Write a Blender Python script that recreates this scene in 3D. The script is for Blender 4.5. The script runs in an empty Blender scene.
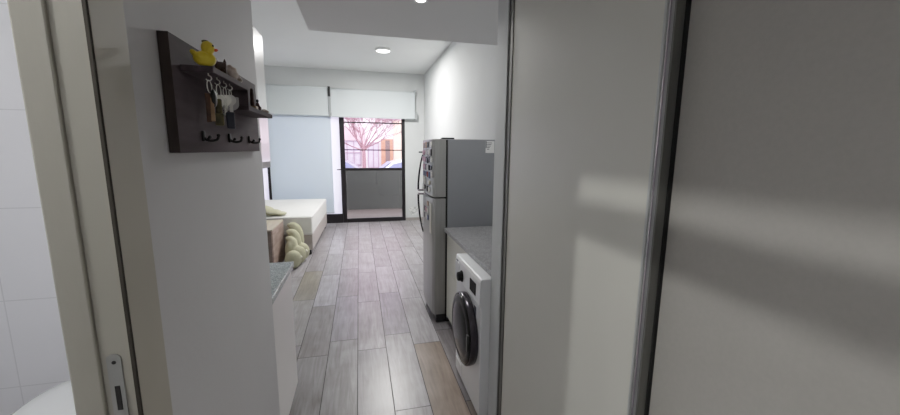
import bpy, bmesh, math, random
from mathutils import Vector, Matrix, Euler
random.seed(7)
PI = math.pi
SC = bpy.context.scene
COL = SC.collection

# ------------------------------------------------------------------ materials
def lin(c):
    return tuple(((v / 12.92) if v <= .04045 else ((v + .055) / 1.055) ** 2.4) for v in c)
def rgb(r, g, b):
    return lin((r / 255, g / 255, b / 255))

def pmat(name, col, rough=.5, metal=0., var=.06, scale=6., stretch=(1, 1, 1), bump=0., bscale=None,
         spec=.5, emit=None, estr=0., col2=None, lo=.35, hi=.65, coat=0.):
    m = bpy.data.materials.new(name); m.use_nodes = True
    nt = m.node_tree; N = nt.nodes; L = nt.links
    b = N['Principled BSDF']
    b.inputs['Roughness'].default_value = rough
    b.inputs['Metallic'].default_value = metal
    b.inputs['Specular IOR Level'].default_value = spec
    b.inputs['Coat Weight'].default_value = coat
    tc = N.new('ShaderNodeTexCoord'); mp = N.new('ShaderNodeMapping')
    mp.inputs['Scale'].default_value = stretch
    L.new(tc.outputs['Object'], mp.inputs['Vector'])
    nz = N.new('ShaderNodeTexNoise'); nz.inputs['Scale'].default_value = scale
    nz.inputs['Detail'].default_value = 4
    L.new(mp.outputs['Vector'], nz.inputs['Vector'])
    cr = N.new('ShaderNodeValToRGB')
    c2 = col2 if col2 else tuple(min(1, v * (1 + var)) for v in col)
    c1 = col if col2 else tuple(v * (1 - var) for v in col)
    cr.color_ramp.elements[0].position = lo; cr.color_ramp.elements[0].color = (*c1, 1)
    cr.color_ramp.elements[1].position = hi; cr.color_ramp.elements[1].color = (*c2, 1)
    L.new(nz.outputs['Fac'], cr.inputs['Fac'])
    L.new(cr.outputs['Color'], b.inputs['Base Color'])
    if bump:
        bn = N.new('ShaderNodeTexNoise'); bn.inputs['Scale'].default_value = bscale or scale * 4
        bn.inputs['Detail'].default_value = 3
        L.new(mp.outputs['Vector'], bn.inputs['Vector'])
        bp = N.new('ShaderNodeBump'); bp.inputs['Strength'].default_value = bump
        bp.inputs['Distance'].default_value = .01
        L.new(bn.outputs['Fac'], bp.inputs['Height']); L.new(bp.outputs['Normal'], b.inputs['Normal'])
    if emit:
        b.inputs['Emission Color'].default_value = (*emit, 1)
        b.inputs['Emission Strength'].default_value = estr
    return m

def glass_mat(name, tint=(1, 1, 1), refl=.07):
    m = bpy.data.materials.new(name); m.use_nodes = True
    nt = m.node_tree; N = nt.nodes; L = nt.links
    for n in list(N): N.remove(n)
    out = N.new('ShaderNodeOutputMaterial'); mx = N.new('ShaderNodeMixShader')
    t = N.new('ShaderNodeBsdfTransparent'); t.inputs['Color'].default_value = (*tint, 1)
    g = N.new('ShaderNodeBsdfGlossy'); g.inputs['Roughness'].default_value = .02
    fr = N.new('ShaderNodeFresnel'); fr.inputs['IOR'].default_value = 1.45
    L.new(fr.outputs[0], mx.inputs[0]); L.new(t.outputs[0], mx.inputs[1]); L.new(g.outputs[0], mx.inputs[2])
    L.new(mx.outputs[0], out.inputs[0])
    return m

def fabric_blind(name, col, trans):
    m = bpy.data.materials.new(name); m.use_nodes = True
    nt = m.node_tree; N = nt.nodes; L = nt.links
    for n in list(N): N.remove(n)
    out = N.new('ShaderNodeOutputMaterial'); mx = N.new('ShaderNodeMixShader')
    d = N.new('ShaderNodeBsdfDiffuse'); t = N.new('ShaderNodeBsdfTranslucent')
    nz = N.new('ShaderNodeTexNoise'); nz.inputs['Scale'].default_value = 240
    cr = N.new('ShaderNodeValToRGB')
    cr.color_ramp.elements[0].color = (*[v * .96 for v in col], 1); cr.color_ramp.elements[1].color = (*col, 1)
    L.new(nz.outputs['Fac'], cr.inputs['Fac'])
    L.new(cr.outputs['Color'], d.inputs['Color']); L.new(cr.outputs['Color'], t.inputs['Color'])
    mx.inputs[0].default_value = trans
    L.new(d.outputs[0], mx.inputs[1]); L.new(t.outputs[0], mx.inputs[2]); L.new(mx.outputs[0], out.inputs[0])
    return m

def tile_mat(name, col, grout, w, h, x0, z0):
    """large wall tiles laid in world XZ / YZ: grout lines by modulo of the object coordinates"""
    m = bpy.data.materials.new(name); m.use_nodes = True
    nt = m.node_tree; N = nt.nodes; L = nt.links
    b = N['Principled BSDF']; b.inputs['Roughness'].default_value = .25
    g = N.new('ShaderNodeNewGeometry'); sp = N.new('ShaderNodeSeparateXYZ')
    L.new(g.outputs['Position'], sp.inputs[0])
    def line(sock, off, per):
        a = N.new('ShaderNodeMath'); a.operation = 'SUBTRACT'; L.new(sock, a.inputs[0]); a.inputs[1].default_value = off - 20 * per
        w_ = N.new('ShaderNodeMath'); w_.operation = 'MODULO'; L.new(a.outputs[0], w_.inputs[0]); w_.inputs[1].default_value = per
        c = N.new('ShaderNodeMath'); c.operation = 'LESS_THAN'; L.new(w_.outputs[0], c.inputs[0]); c.inputs[1].default_value = .005
        return c.outputs[0]
    ad = N.new('ShaderNodeMath'); ad.operation = 'ADD'; L.new(sp.outputs[0], ad.inputs[0]); L.new(sp.outputs[1], ad.inputs[1])
    l1 = line(ad.outputs[0], x0, w); l2 = line(sp.outputs[2], z0, h)
    mxm = N.new('ShaderNodeMath'); mxm.operation = 'MAXIMUM'; L.new(l1, mxm.inputs[0]); L.new(l2, mxm.inputs[1])
    mix = N.new('ShaderNodeMix'); mix.data_type = 'RGBA'
    mix.inputs[6].default_value = (*col, 1); mix.inputs[7].default_value = (*grout, 1)
    L.new(mxm.outputs[0], mix.inputs[0]); L.new(mix.outputs[2], b.inputs['Base Color'])
    return m

def granite_mat(name, cols, scale=240.):
    m = bpy.data.materials.new(name); m.use_nodes = True
    nt = m.node_tree; N = nt.nodes; L = nt.links
    b = N['Principled BSDF']; b.inputs['Roughness'].default_value = .3
    tc = N.new('ShaderNodeTexCoord')
    v = N.new('ShaderNodeTexVoronoi'); v.inputs['Scale'].default_value = scale
    L.new(tc.outputs['Object'], v.inputs['Vector'])
    sp = N.new('ShaderNodeSeparateColor'); L.new(v.outputs['Color'], sp.inputs[0])
    cr = N.new('ShaderNodeValToRGB'); cr.color_ramp.interpolation = 'CONSTANT'
    els = cr.color_ramp.elements
    els[0].position = 0; els[0].color = (*cols[0], 1)
    els[1].position = 1 / len(cols); els[1].color = (*cols[1], 1)
    for i, c in enumerate(cols[2:], 2):
        e = els.new(i / len(cols)); e.color = (*c, 1)
    L.new(sp.outputs[0], cr.inputs['Fac']); L.new(cr.outputs['Color'], b.inputs['Base Color'])
    return m

def plank_mat():
    m = bpy.data.materials.new('grey_wood_look_tile'); m.use_nodes = True
    nt = m.node_tree; N = nt.nodes; L = nt.links
    b = N['Principled BSDF']
    at = N.new('ShaderNodeVertexColor'); at.layer_name = 'tint'
    sh = N.new('ShaderNodeVertexColor'); sh.layer_name = 'shift'
    g = N.new('ShaderNodeNewGeometry')
    ml = N.new('ShaderNodeVectorMath'); ml.operation = 'MULTIPLY_ADD'
    ml.inputs[1].default_value = (30, 30, 30)
    L.new(sh.outputs['Color'], ml.inputs[0]); L.new(g.outputs['Position'], ml.inputs[2])
    mp = N.new('ShaderNodeMapping'); mp.inputs['Scale'].default_value = (1, .09, 1)
    L.new(ml.outputs[0], mp.inputs['Vector'])
    n1 = N.new('ShaderNodeTexNoise'); n1.inputs['Scale'].default_value = 34; n1.inputs['Detail'].default_value = 6
    n1.inputs['Distortion'].default_value = 1.0
    L.new(mp.outputs['Vector'], n1.inputs['Vector'])
    c1 = N.new('ShaderNodeValToRGB')
    c1.color_ramp.elements[0].position = .25; c1.color_ramp.elements[0].color = (.66, .63, .62, 1)
    c1.color_ramp.elements[1].position = .7; c1.color_ramp.elements[1].color = (1.12, 1.12, 1.13, 1)
    L.new(n1.outputs['Fac'], c1.inputs['Fac'])
    n2 = N.new('ShaderNodeTexNoise'); n2.inputs['Scale'].default_value = 5; n2.inputs['Detail'].default_value = 3
    L.new(ml.outputs[0], n2.inputs['Vector'])
    c2 = N.new('ShaderNodeValToRGB')
    c2.color_ramp.elements[0].position = .3; c2.color_ramp.elements[0].color = (.82, .8, .78, 1)
    c2.color_ramp.elements[1].position = .7; c2.color_ramp.elements[1].color = (1.08, 1.08, 1.1, 1)
    L.new(n2.outputs['Fac'], c2.inputs['Fac'])
    m1 = N.new('ShaderNodeMix'); m1.data_type = 'RGBA'; m1.blend_type = 'MULTIPLY'; m1.inputs[0].default_value = 1
    L.new(at.outputs['Color'], m1.inputs[6]); L.new(c1.outputs['Color'], m1.inputs[7])
    m2 = N.new('ShaderNodeMix'); m2.data_type = 'RGBA'; m2.blend_type = 'MULTIPLY'; m2.inputs[0].default_value = 1
    L.new(m1.outputs[2], m2.inputs[6]); L.new(c2.outputs['Color'], m2.inputs[7])
    L.new(m2.outputs[2], b.inputs['Base Color'])
    rr = N.new('ShaderNodeMapRange'); rr.inputs[3].default_value = .29; rr.inputs[4].default_value = .35
    L.new(n1.outputs['Fac'], rr.inputs[0]); L.new(rr.outputs[0], b.inputs['Roughness'])
    bp = N.new('ShaderNodeBump'); bp.inputs['Strength'].default_value = .05; bp.inputs['Distance'].default_value = .002
    L.new(n1.outputs['Fac'], bp.inputs['Height']); L.new(bp.outputs['Normal'], b.inputs['Normal'])
    return m

M = dict(
    wall=pmat('white_wall_paint', rgb(208, 211, 211), .75, var=.015, scale=2.5, bump=.04, bscale=60),
    hallwall=pmat('hall_wall_paint', rgb(210, 209, 211), .7, var=.02, scale=3, bump=.06, bscale=50),
    ceil=pmat('ceiling_paint', rgb(226, 228, 227), .85, var=.01, scale=2),
    soffit=pmat('soffit_paint', rgb(214, 214, 213), .85, var=.01, scale=2),
    grout=pmat('dark_grout', rgb(70, 66, 66), .8),
    plank=plank_mat(),
    bathtile=tile_mat('white_bathroom_tile', rgb(226, 226, 230), rgb(208, 208, 212), .60, .45, -1.68 + 2.13, .759),
    bathfloor=pmat('bath_floor_tile', rgb(150, 148, 146), .4),
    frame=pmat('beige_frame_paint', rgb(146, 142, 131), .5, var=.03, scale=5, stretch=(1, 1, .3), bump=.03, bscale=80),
    framelit=pmat('beige_frame_lightened', rgb(186, 181, 168), .5, var=.03, scale=5),  # same paint as the frame, lightened to stand in for light on this face
    framegap=pmat('dark_rebate', rgb(46, 41, 33), .9),
    softgap=pmat('grey_gap', rgb(74, 74, 70), .9),
    gap=pmat('dark_gap', rgb(22, 21, 20), .9),
    caulk=pmat('white_paint_flecks', rgb(176, 172, 164), .7, col2=rgb(236, 236, 236), scale=30, lo=.45, hi=.55),
    steel=pmat('brushed_steel', rgb(150, 150, 146), .45, .7, var=.08, scale=30, stretch=(1, 1, .2)),
    ceramic=pmat('white_ceramic', rgb(240, 242, 242), .15, var=.005, coat=.3),
    darkwood=pmat('dark_laminate', rgb(74, 64, 68), .7, spec=.15, col2=rgb(96, 86, 90), scale=22, stretch=(1, .12, 1)),
    darkedge=pmat('dark_brown_edge', rgb(48, 38, 34), .6, col2=rgb(64, 52, 47), scale=40, stretch=(1, 1, .15)),
    blackmetal=pmat('black_metal', rgb(24, 23, 25), .4, .3, var=.1),
    blackframe=pmat('black_aluminium', rgb(26, 22, 26), .4, .2, var=.08),
    blackpl=pmat('black_plastic', rgb(20, 20, 22), .35, var=.1),
    duck=pmat('yellow_rubber', rgb(232, 202, 40), .4, col2=rgb(240, 214, 60), scale=20),
    beak=pmat('orange_beak', rgb(214, 84, 40), .4),
    eye=pmat('black_eye', rgb(20, 16, 14), .3),
    duckmark=pmat('dark_olive_mark', rgb(70, 66, 30), .5),
    catbrown=pmat('dark_brown_ceramic', rgb(58, 34, 28), .4, col2=rgb(80, 48, 38), scale=40),
    shell=pmat('tan_shell', rgb(176, 152, 136), .5, col2=rgb(214, 198, 188), scale=60),
    shell2=pmat('pale_shell', rgb(196, 184, 176), .5, col2=rgb(150, 128, 112), scale=50),
    leather=pmat('brown_leather', rgb(62, 38, 24), .5, col2=rgb(92, 58, 34), scale=60),
    tagolive=pmat('olive_tag', rgb(54, 50, 24), .45, col2=rgb(96, 88, 44), scale=70),
    fobblue=pmat('dark_blue_fob', rgb(44, 48, 62), .4),
    whitetag=pmat('white_plastic_tag', rgb(186, 184, 184), .4, var=.02),
    keysteel=pmat('nickel_key', rgb(236, 234, 228), .3, .6, var=.05, scale=50),
    tan=pmat('tan_wood', rgb(138, 108, 78), .55, col2=rgb(164, 132, 98), scale=40),
    redbrown=pmat('red_brown_wood', rgb(62, 34, 28), .5, col2=rgb(84, 48, 38), scale=30),
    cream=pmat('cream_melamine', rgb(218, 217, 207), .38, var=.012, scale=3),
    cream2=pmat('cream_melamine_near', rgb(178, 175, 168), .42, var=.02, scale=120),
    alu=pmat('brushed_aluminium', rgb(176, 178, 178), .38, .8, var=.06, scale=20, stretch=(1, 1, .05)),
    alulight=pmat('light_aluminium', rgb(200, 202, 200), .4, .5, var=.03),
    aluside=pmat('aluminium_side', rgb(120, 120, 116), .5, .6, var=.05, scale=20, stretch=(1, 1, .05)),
    granite=granite_mat('grey_granite', [rgb(96, 96, 98), rgb(140, 140, 142), rgb(168, 168, 170), rgb(120, 118, 120), rgb(186, 186, 188)], 230),
    granite2=granite_mat('grey_green_granite', [rgb(112, 124, 124), rgb(140, 152, 152), rgb(166, 176, 176), rgb(104, 112, 112), rgb(184, 190, 190)], 210),
    cabwhite=pmat('white_cabinet', rgb(226, 222, 220), .3, var=.01),
    cabgloss=pmat('white_gloss_door', rgb(232, 228, 228), .22, var=.01, coat=.3),
    cabgrey=pmat('grey_trim', rgb(140, 138, 138), .5),
    kick=pmat('dark_toe_kick', rgb(92, 88, 88), .6),
    fridgeside=pmat('grey_painted_steel', rgb(140, 142, 147), .42, .35, var=.03, scale=3),
    fridgedoor=pmat('stainless_door', rgb(158, 158, 156), .36, .7, var=.05, scale=40, stretch=(1, 1, .06)),
    handle=pmat('dark_chrome_handle', rgb(46, 46, 50), .25, .7, var=.05),
    washer=pmat('white_enamel', rgb(246, 248, 250), .25, var=.008, coat=.2),
    washgrey=pmat('pale_grey_panel', rgb(206, 208, 210), .4, var=.01),
    chrome=pmat('chrome_ring', rgb(214, 206, 214), .15, .9, var=.02),
    doorring=pmat('silver_door_ring', rgb(70, 66, 72), .22, .6, var=.03),
    blackglass=pmat('black_door_glass', rgb(9, 9, 11), .25, var=.1, spec=.2),
    mattblack=pmat('matt_black_plastic', rgb(18, 18, 20), .6, spec=.15),
    mattress=pmat('white_mattress', rgb(232, 232, 228), .8, var=.02, scale=10, bump=.12, bscale=60),
    matband=pmat('mattress_border', rgb(212, 208, 208), .8, var=.02, scale=30),
    bedbase=pmat('grey_bed_base', rgb(182, 174, 170), .85, var=.05, scale=200),
    quilt=pmat('pale_green_quilt', rgb(182, 180, 152), .8, var=.05, scale=12, bump=.3, bscale=40),
    button=pmat('white_button', rgb(240, 236, 220), .5),
    chestwood=pmat('grey_brown_wood', rgb(150, 128, 118), .55, col2=rgb(178, 156, 146), scale=22, stretch=(.4, .2, 1)),
    chesttop=pmat('light_wood_top', rgb(176, 164, 146), .5, col2=rgb(190, 180, 162), scale=20, stretch=(1, .15, 1)),
    chestdark=pmat('dark_wood_end', rgb(104, 92, 84), .6, col2=rgb(120, 106, 98), scale=20),
    blind=fabric_blind('white_roller_fabric', rgb(228, 235, 237), .2),
    screen=fabric_blind('white_screen_fabric', rgb(228, 237, 241), .40),
    blindhem=pmat('pale_hem_bar', rgb(196, 204, 208), .5),
    bracket=pmat('grey_bracket', rgb(168, 172, 174), .4, .3),
    glass=glass_mat('clear_glass'),
    frosted=fabric_blind('frosted_glass', rgb(240, 240, 248), .62),
    lens=pmat('lamp_diffuser', rgb(250, 250, 250), .5, emit=(1, .98, .95), estr=6),
    lamprim=pmat('white_lamp_rim', rgb(236, 236, 236), .4),
    deck=pmat('brown_deck', rgb(52, 44, 42), .6, col2=rgb(70, 60, 57), scale=14, stretch=(.15, 1, 1)),
    parapet=pmat('dark_grey_render', rgb(40, 42, 39), .9, var=.04, scale=5),
    road=pmat('asphalt', rgb(104, 100, 104), .9),
    facade=pmat('pale_pink_facade', rgb(206, 190, 202), .9, var=.03, scale=1.5),
    facadedark=pmat('rose_stone', rgb(170, 138, 152), .9, var=.12, scale=4),
    fwin=pmat('facade_window', rgb(172, 156, 178), .3, var=.1, scale=2),
    fframe=pmat('facade_window_frame', rgb(128, 100, 118), .6),
    fdoor=pmat('orange_brown_door', rgb(138, 88, 72), .6, col2=rgb(160, 106, 84), scale=5),
    fdoor2=pmat('grey_brown_door', rgb(88, 66, 66), .6),
    bark=pmat('pinkish_bark', rgb(124, 88, 98), .9, var=.15, scale=20),
    carwhite=pmat('white_car_paint', rgb(214, 212, 224), .2, var=.01, coat=.5),
    cardark=pmat('slate_car_paint', rgb(120, 112, 140), .25, var=.02, coat=.5),
    carglass=pmat('blue_car_glass', rgb(104, 108, 150), .3, var=.15, scale=2),
    tyre=pmat('tyre_rubber', rgb(34, 34, 36), .8),
    paper=pmat('white_paper', rgb(224, 222, 214), .7, var=.03, scale=60),
    label=pmat('energy_label', rgb(228, 228, 228), .5, var=.02),
    ink=pmat('dark_ink', rgb(70, 74, 84), .6),
    baseb=pmat('grey_baseboard_tile', rgb(158, 152, 148), .5, var=.06, scale=12),
    scuff=pmat('scuffed_paint', rgb(222, 224, 222), .8, col2=rgb(176, 180, 178), scale=26, lo=.5, hi=.62),
)

# ------------------------------------------------------------------ mesh helpers
def box(bm, x0, x1, y0, y1, z0, z1, mi=0):
    vs = [bm.verts.new((x, y, z)) for x in (x0, x1) for y in (y0, y1) for z in (z0, z1)]
    for q in ((0, 1, 3, 2), (4, 6, 7, 5), (0, 4, 5, 1), (2, 3, 7, 6), (0, 2, 6, 4), (1, 5, 7, 3)):
        f = bm.faces.new([vs[i] for i in q]); f.material_index = mi
    return vs

def rbox(bm, x0, x1, y0, y1, z0, z1, r=.004, seg=2):
    t = bmesh.new(); box(t, x0, x1, y0, y1, z0, z1)
    bmesh.ops.recalc_face_normals(t, faces=t.faces)
    bmesh.ops.bevel(t, geom=list(t.edges) , offset=r, segments=seg, affect='EDGES', profile=.5)
    merge(bm, t)

def merge(bm, t):
    me = bpy.data.meshes.new('tmp'); t.to_mesh(me); t.free(); bm.from_mesh(me); bpy.data.meshes.remove(me)

def tube(bm, pts, r, n=10, cap=True, closed=False):
    pts = [Vector(p) for p in pts]; rings = []
    rr = r if isinstance(r, (list, tuple)) else [r] * len(pts)
    up = None
    for i, p in enumerate(pts):
        if closed: d = (pts[(i + 1) % len(pts)] - pts[i - 1])
        else: d = pts[min(i + 1, len(pts) - 1)] - pts[max(i - 1, 0)]
        d.normalize()
        if up is None:
            up = Vector((0, 0, 1)) if abs(d.z) < .9 else Vector((1, 0, 0))
        a = d.cross(up).normalized(); b = a.cross(d).normalized(); up = b
        rings.append([bm.verts.new(p + (a * math.cos(2 * PI * k / n) + b * math.sin(2 * PI * k / n)) * rr[i]) for k in range(n)])
    m = len(rings)
    for i in range(m if closed else m - 1):
        A, B = rings[i], rings[(i + 1) % m]
        for k in range(n): bm.faces.new((A[k], A[(k + 1) % n], B[(k + 1) % n], B[k]))
    if cap and not closed:
        bm.faces.new(rings[0][::-1]); bm.faces.new(rings[-1])

def lathe(bm, prof, axis='z', n=32, c=(0, 0, 0), arc=None):
    """prof: list of (radius, height) ; axis x/y/z"""
    c = Vector(c); rings = []
    for r, h in prof:
        ring = []
        for k in range(n):
            a = 2 * PI * k / n; u, v = r * math.cos(a), r * math.sin(a)
            p = (u, v, h) if axis == 'z' else ((h, u, v) if axis == 'x' else (v, h, u))
            ring.append(bm.verts.new(c + Vector(p)))
        rings.append(ring)
    for A, B in zip(rings, rings[1:]):
        for k in range(n): bm.faces.new((A[k], A[(k + 1) % n], B[(k + 1) % n], B[k]))
    if prof[0][0] > 0: bm.faces.new(rings[0][::-1])
    if prof[-1][0] > 0: bm.faces.new(rings[-1])

def ball(bm, c, r, rot=None, u=20, v=12):
    rx, ry, rz = r if isinstance(r, (tuple, list)) else (r, r, r)
    mt = Matrix.Translation(c) @ (Euler(rot).to_matrix().to_4x4() if rot else Matrix.Identity(4)) @ Matrix.Diagonal((rx, ry, rz, 1))
    bmesh.ops.create_uvsphere(bm, u_segments=u, v_segments=v, radius=1, matrix=mt)

def prism(bm, poly, lo, hi, axis='y'):
    """extrude a closed outline; axis is the extrusion direction"""
    def P(a, b, h): return {'x': (h, a, b), 'y': (a, h, b), 'z': (a, b, h)}[axis]
    A = [bm.verts.new(P(a, b, lo)) for a, b in poly]; B = [bm.verts.new(P(a, b, hi)) for a, b in poly]
    bm.faces.new(A[::-1]); bm.faces.new(B); n = len(poly)
    for i in range(n): bm.faces.new((A[i], A[(i + 1) % n], B[(i + 1) % n], B[i]))

def BM(fn=None, *a, **k):
    bm = bmesh.new()
    if fn: fn(bm, *a, **k)
    return bm

def inv_of(p):
    mt = Matrix.Identity(4)
    while p is not None:
        mt = Matrix.LocRotScale(p.location, p.rotation_euler, None) @ mt; p = p.parent
    return mt.inverted()

def obj(name, bm, mats, parent=None, smooth=False, bevel=0, org=None, local=False, remesh=0, label=None):
    """links a bmesh (given in world coordinates) as one mesh object"""
    if not isinstance(mats, (list, tuple)): mats = [mats]
    bmesh.ops.recalc_face_normals(bm, faces=bm.faces)
    if org is not None: bmesh.ops.translate(bm, verts=bm.verts, vec=-Vector(org))
    elif parent is not None and not local: bmesh.ops.transform(bm, matrix=inv_of(parent), verts=bm.verts)
    me = bpy.data.meshes.new(name); bm.to_mesh(me); bm.free()
    for m in mats: me.materials.append(M[m] if isinstance(m, str) else m)
    o = bpy.data.objects.new(name, me); COL.objects.link(o)
    if parent is not None: o.parent = parent
    if org is not None: o.location = org
    if smooth:
        for p in me.polygons: p.use_smooth = True
    if remesh:
        r = o.modifiers.new('remesh', 'REMESH'); r.mode = 'VOXEL'; r.voxel_size = remesh; r.use_smooth_shade = True
        s = o.modifiers.new('smooth', 'SMOOTH'); s.iterations = 4; s.factor = .5
    if bevel:
        b = o.modifiers.new('bevel', 'BEVEL'); b.width = bevel; b.segments = 2; b.limit_method = 'ANGLE'
    if label: o['label'] = label
    return o

def thing(name, label, cat, loc=(0, 0, 0), rot=(0, 0, 0), group=None):
    o = bpy.data.objects.new(name, None); COL.objects.link(o)
    o.empty_display_size = .05
    o.location = loc; o.rotation_euler = rot
    tag(o, label, cat, group); return o

def tag(o, label, cat, group=None):
    o['label'] = label; o['category'] = cat
    if group: o['group'] = group
    return o

def struct(name, bm, mats, parent=None, **k):
    o = obj(name, bm, mats, parent, **k)
    if parent is None: o['kind'] = 'structure'
    return o

def sroot(name, loc=(0, 0, 0)):
    o = bpy.data.objects.new(name, None); COL.objects.link(o); o.location = loc; o['kind'] = 'structure'; return o

# ------------------------------------------------------------------ room shell
BACK = 7.67; RX = 1.325; LX = -.35; KX = -.92; CEIL = 3.0; SOF = 2.40; ROOML = -2.8
NEARY = -1.3

# floor planks
bm = bmesh.new()
tint = bm.loops.layers.float_color.new('tint'); shift = bm.loops.layers.float_color.new('shift')
W = .211; g_ = .0026; PL = .9
offs = {-1: .12, 0: .84, 1: .13, -2: .83, 2: .84, -3: .115, 3: .12}
pal = [rgb(156, 154, 156), rgb(151, 148, 151), rgb(161, 159, 162), rgb(147, 143, 145), rgb(155, 153, 156), rgb(166, 164, 168)]
special = {(2, 1): rgb(145, 129, 115), (-3, 4): rgb(143, 138, 125), (-2, 2): rgb(138, 134, 133), (-1, 3): rgb(151, 148, 154),
           (0, 2): rgb(161, 158, 161), (1, 3): rgb(143, 140, 147), (1, 2): rgb(164, 162, 166), (0, 1): rgb(149, 147, 151),
           (-1, 2): rgb(156, 155, 156), (-2, 1): rgb(145, 143, 143), (2, 2): rgb(158, 156, 159), (-3, 3): rgb(153, 150, 148), (3, 1): rgb(136, 127, 119)}
for c in range(-14, 8):
    off = offs.get(c, .12 if c % 2 else .84); x0 = -.052 + c * W; x1 = min(x0 + W, RX)
    x0 = max(x0, ROOML)
    if x1 - x0 < .01: continue
    for k in range(-3, 10):
        y0, y1 = max(k * PL + off, NEARY), min((k + 1) * PL + off, BACK + .05)
        if y1 - y0 < .02: continue
        vs = [bm.verts.new(p) for p in ((x0 + g_, y0 + g_, 0), (x1 - g_, y0 + g_, 0), (x1 - g_, y1 - g_, 0), (x0 + g_, y1 - g_, 0))]
        f = bm.faces.new(vs); t = special.get((c, k), random.choice(pal)); s = (random.random(), random.random(), random.random(), 1)
        for l in f.loops: l[tint] = (*t, 1); l[shift] = s
box(bm, ROOML, RX, NEARY, BACK + .05, -.05, -.0015, 1)
struct('floor', bm, ['plank', 'grout'])

# left hall wall, with its end towards the kitchen recess
bm = bmesh.new(); box(bm, LX - .07, LX, .635, 1.496, 0, CEIL); box(bm, KX - .065, LX - .07, 1.445, 1.496, 0, CEIL)
box(bm, LX - .07, LX, -.25, .635, 2.05, CEIL); box(bm, LX - .07, LX, NEARY, -.25, 0, CEIL)
struct('wall_left', bm, 'hallwall')
bm = bmesh.new(); box(bm, KX - .065, KX, 1.496, 3.06, 0, CEIL); box(bm, ROOML, KX, 3.06, 3.12, 0, CEIL)
struct('wall_kitchen', bm, 'wall')
struct('wall_room_left', BM(box, ROOML - .06, ROOML, 3.06, BACK + .1, 0, CEIL), 'wall')
struct('wall_right', BM(box, RX, RX + .08, NEARY, BACK + .1, 0, CEIL), 'wall')
bm = bmesh.new()
box(bm, ROOML, RX, BACK, BACK + .12, 2.19, CEIL); box(bm, .925, RX, BACK, BACK + .12, 0, 2.19); box(bm, ROOML, -2.42, BACK, BACK + .12, 0, 2.19)
struct('wall_back', bm, 'wall')
struct('wall_front', BM(box, KX - 1.3, RX, NEARY - .08, NEARY, 0, CEIL), 'hallwall')
struct('ceiling', BM(box, ROOML, RX, NEARY, BACK + .1, CEIL, CEIL + .08), 'ceil')
struct('ceiling_hall', BM(box, LX, RX, NEARY, 3.18, SOF, CEIL - .001), 'soffit')
struct('wall_closet', BM(box, .66, RX, 1.622, 1.752, 0, SOF), 'wall')
struct('wall_closet_back', BM(box, 1.25, RX - .001, NEARY, 1.622, 0, SOF), 'hallwall')
struct('baseboard_back', BM(box, .925, RX, BACK - .012, BACK, 0, .06), 'baseb')
bm = BM(box, RX - .012, RX, 3.6, BACK - .012, 0, .065); struct('baseboard_right', bm, 'baseb')

# bathroom behind the door opening
bm = bmesh.new(); box(bm, -2.1, KX - .065, 2.13, 2.2, 0, SOF)
struct('wall_bathroom_back', bm, 'bathtile')
struct('wall_bathroom_left', BM(box, -2.17, -2.1, -.8, 2.2, 0, SOF), 'bathtile')
struct('wall_bathroom_right', BM(box, KX - .075, KX - .066, 1.44, 2.13, 0, SOF), 'bathtile')
struct('wall_bathroom_near', BM(box, -2.1, LX - .07, -.87, -.8, 0, SOF), 'bathtile')
struct('ceiling_bathroom', BM(box, -2.17, LX - .075, -.87, 2.2, SOF, SOF + .05), 'ceil')
struct('floor_bathroom', BM(box, -2.17, LX - .07, -.87, 2.2, -.04, -.001), 'bathfloor')

# steel door frame of the bathroom opening
d = sroot('door_1', (LX, .62, 0))
FX = LX + .012
H = 1.982
struct('frame_face', BM(box, LX - .002, FX, .612, .694, 0, 2.10), 'framelit', d, bevel=.002)
struct('rebate_gap', BM(box, FX - .004, FX + .0003, .6068, .6118, 0, H), 'framegap', d)
struct('jamb', BM(box, FX - .042, FX - .0025, .607, .634, 0, H), 'frame', d, bevel=.0015)
struct('door_stop', BM(box, FX - .080, FX - .0415, .603, .634, 0, H), 'frame', d, bevel=.003)
struct('lintel', BM(box, FX - .080, FX, -.25, .606, 2.027, 2.10), 'frame', d, bevel=.002)
struct('transom_bar', BM(box, FX - .018, FX - .003, -.25, .602, 1.929, 1.961), 'frame', d)
struct('far_jamb', BM(box, FX - .080, FX, -.29, -.25, 0, 2.10), 'frame', d, bevel=.002)
# strike plate on the jamb
bm = bmesh.new(); yy = .6055
pl = []
x0, x1, z0, z1 = FX - .034, FX - .0155, .99, 1.196
for k in range(13):
    a = PI * k / 12; pl.append(((x0 + x1) / 2 + (x1 - x0) / 2 * math.cos(a), z1 - .007 + .007 * math.sin(a)))
for k in range(13):
    a = PI + PI * k / 12; pl.append(((x0 + x1) / 2 + (x1 - x0) / 2 * math.cos(a), z0 + .007 + .007 * math.sin(a)))
prism(bm, pl, yy, .6075, 'y')
sp = struct('strike_plate', bm, 'steel', d)
bm = bmesh.new()
for (za, zb) in ((1.105, 1.145), (1.040, 1.085)): rbox(bm, (x0 + x1) / 2 - .0035, (x0 + x1) / 2 + .0035, yy - .0006, yy + .001, za, zb, .0004, 1)
for zz in (1.183, 1.003): lathe(bm, [(.0001, yy - .0008), (.0028, yy - .0006), (.003, yy + .001)], 'y', 14, ((x0 + x1) / 2, 0, zz))
struct('latch_slot', bm, 'gap', sp)
# flecked caulk line beside the frame
bm = bmesh.new(); n = 60; pts = []
prev = None
for i in range(n + 1):
    z = i / n * 2.3; w = .012 + .007 * math.sin(i * 1.7) * math.sin(i * .45 + 1)
    a = bm.verts.new((LX + .0012, .6935, z)); b = bm.verts.new((LX + .0012, .695 + w * .6, z))
    if prev: bm.faces.new((prev[0], prev[1], b, a))
    prev = (a, b)
struct('trim_1', bm, 'caulk')

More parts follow.
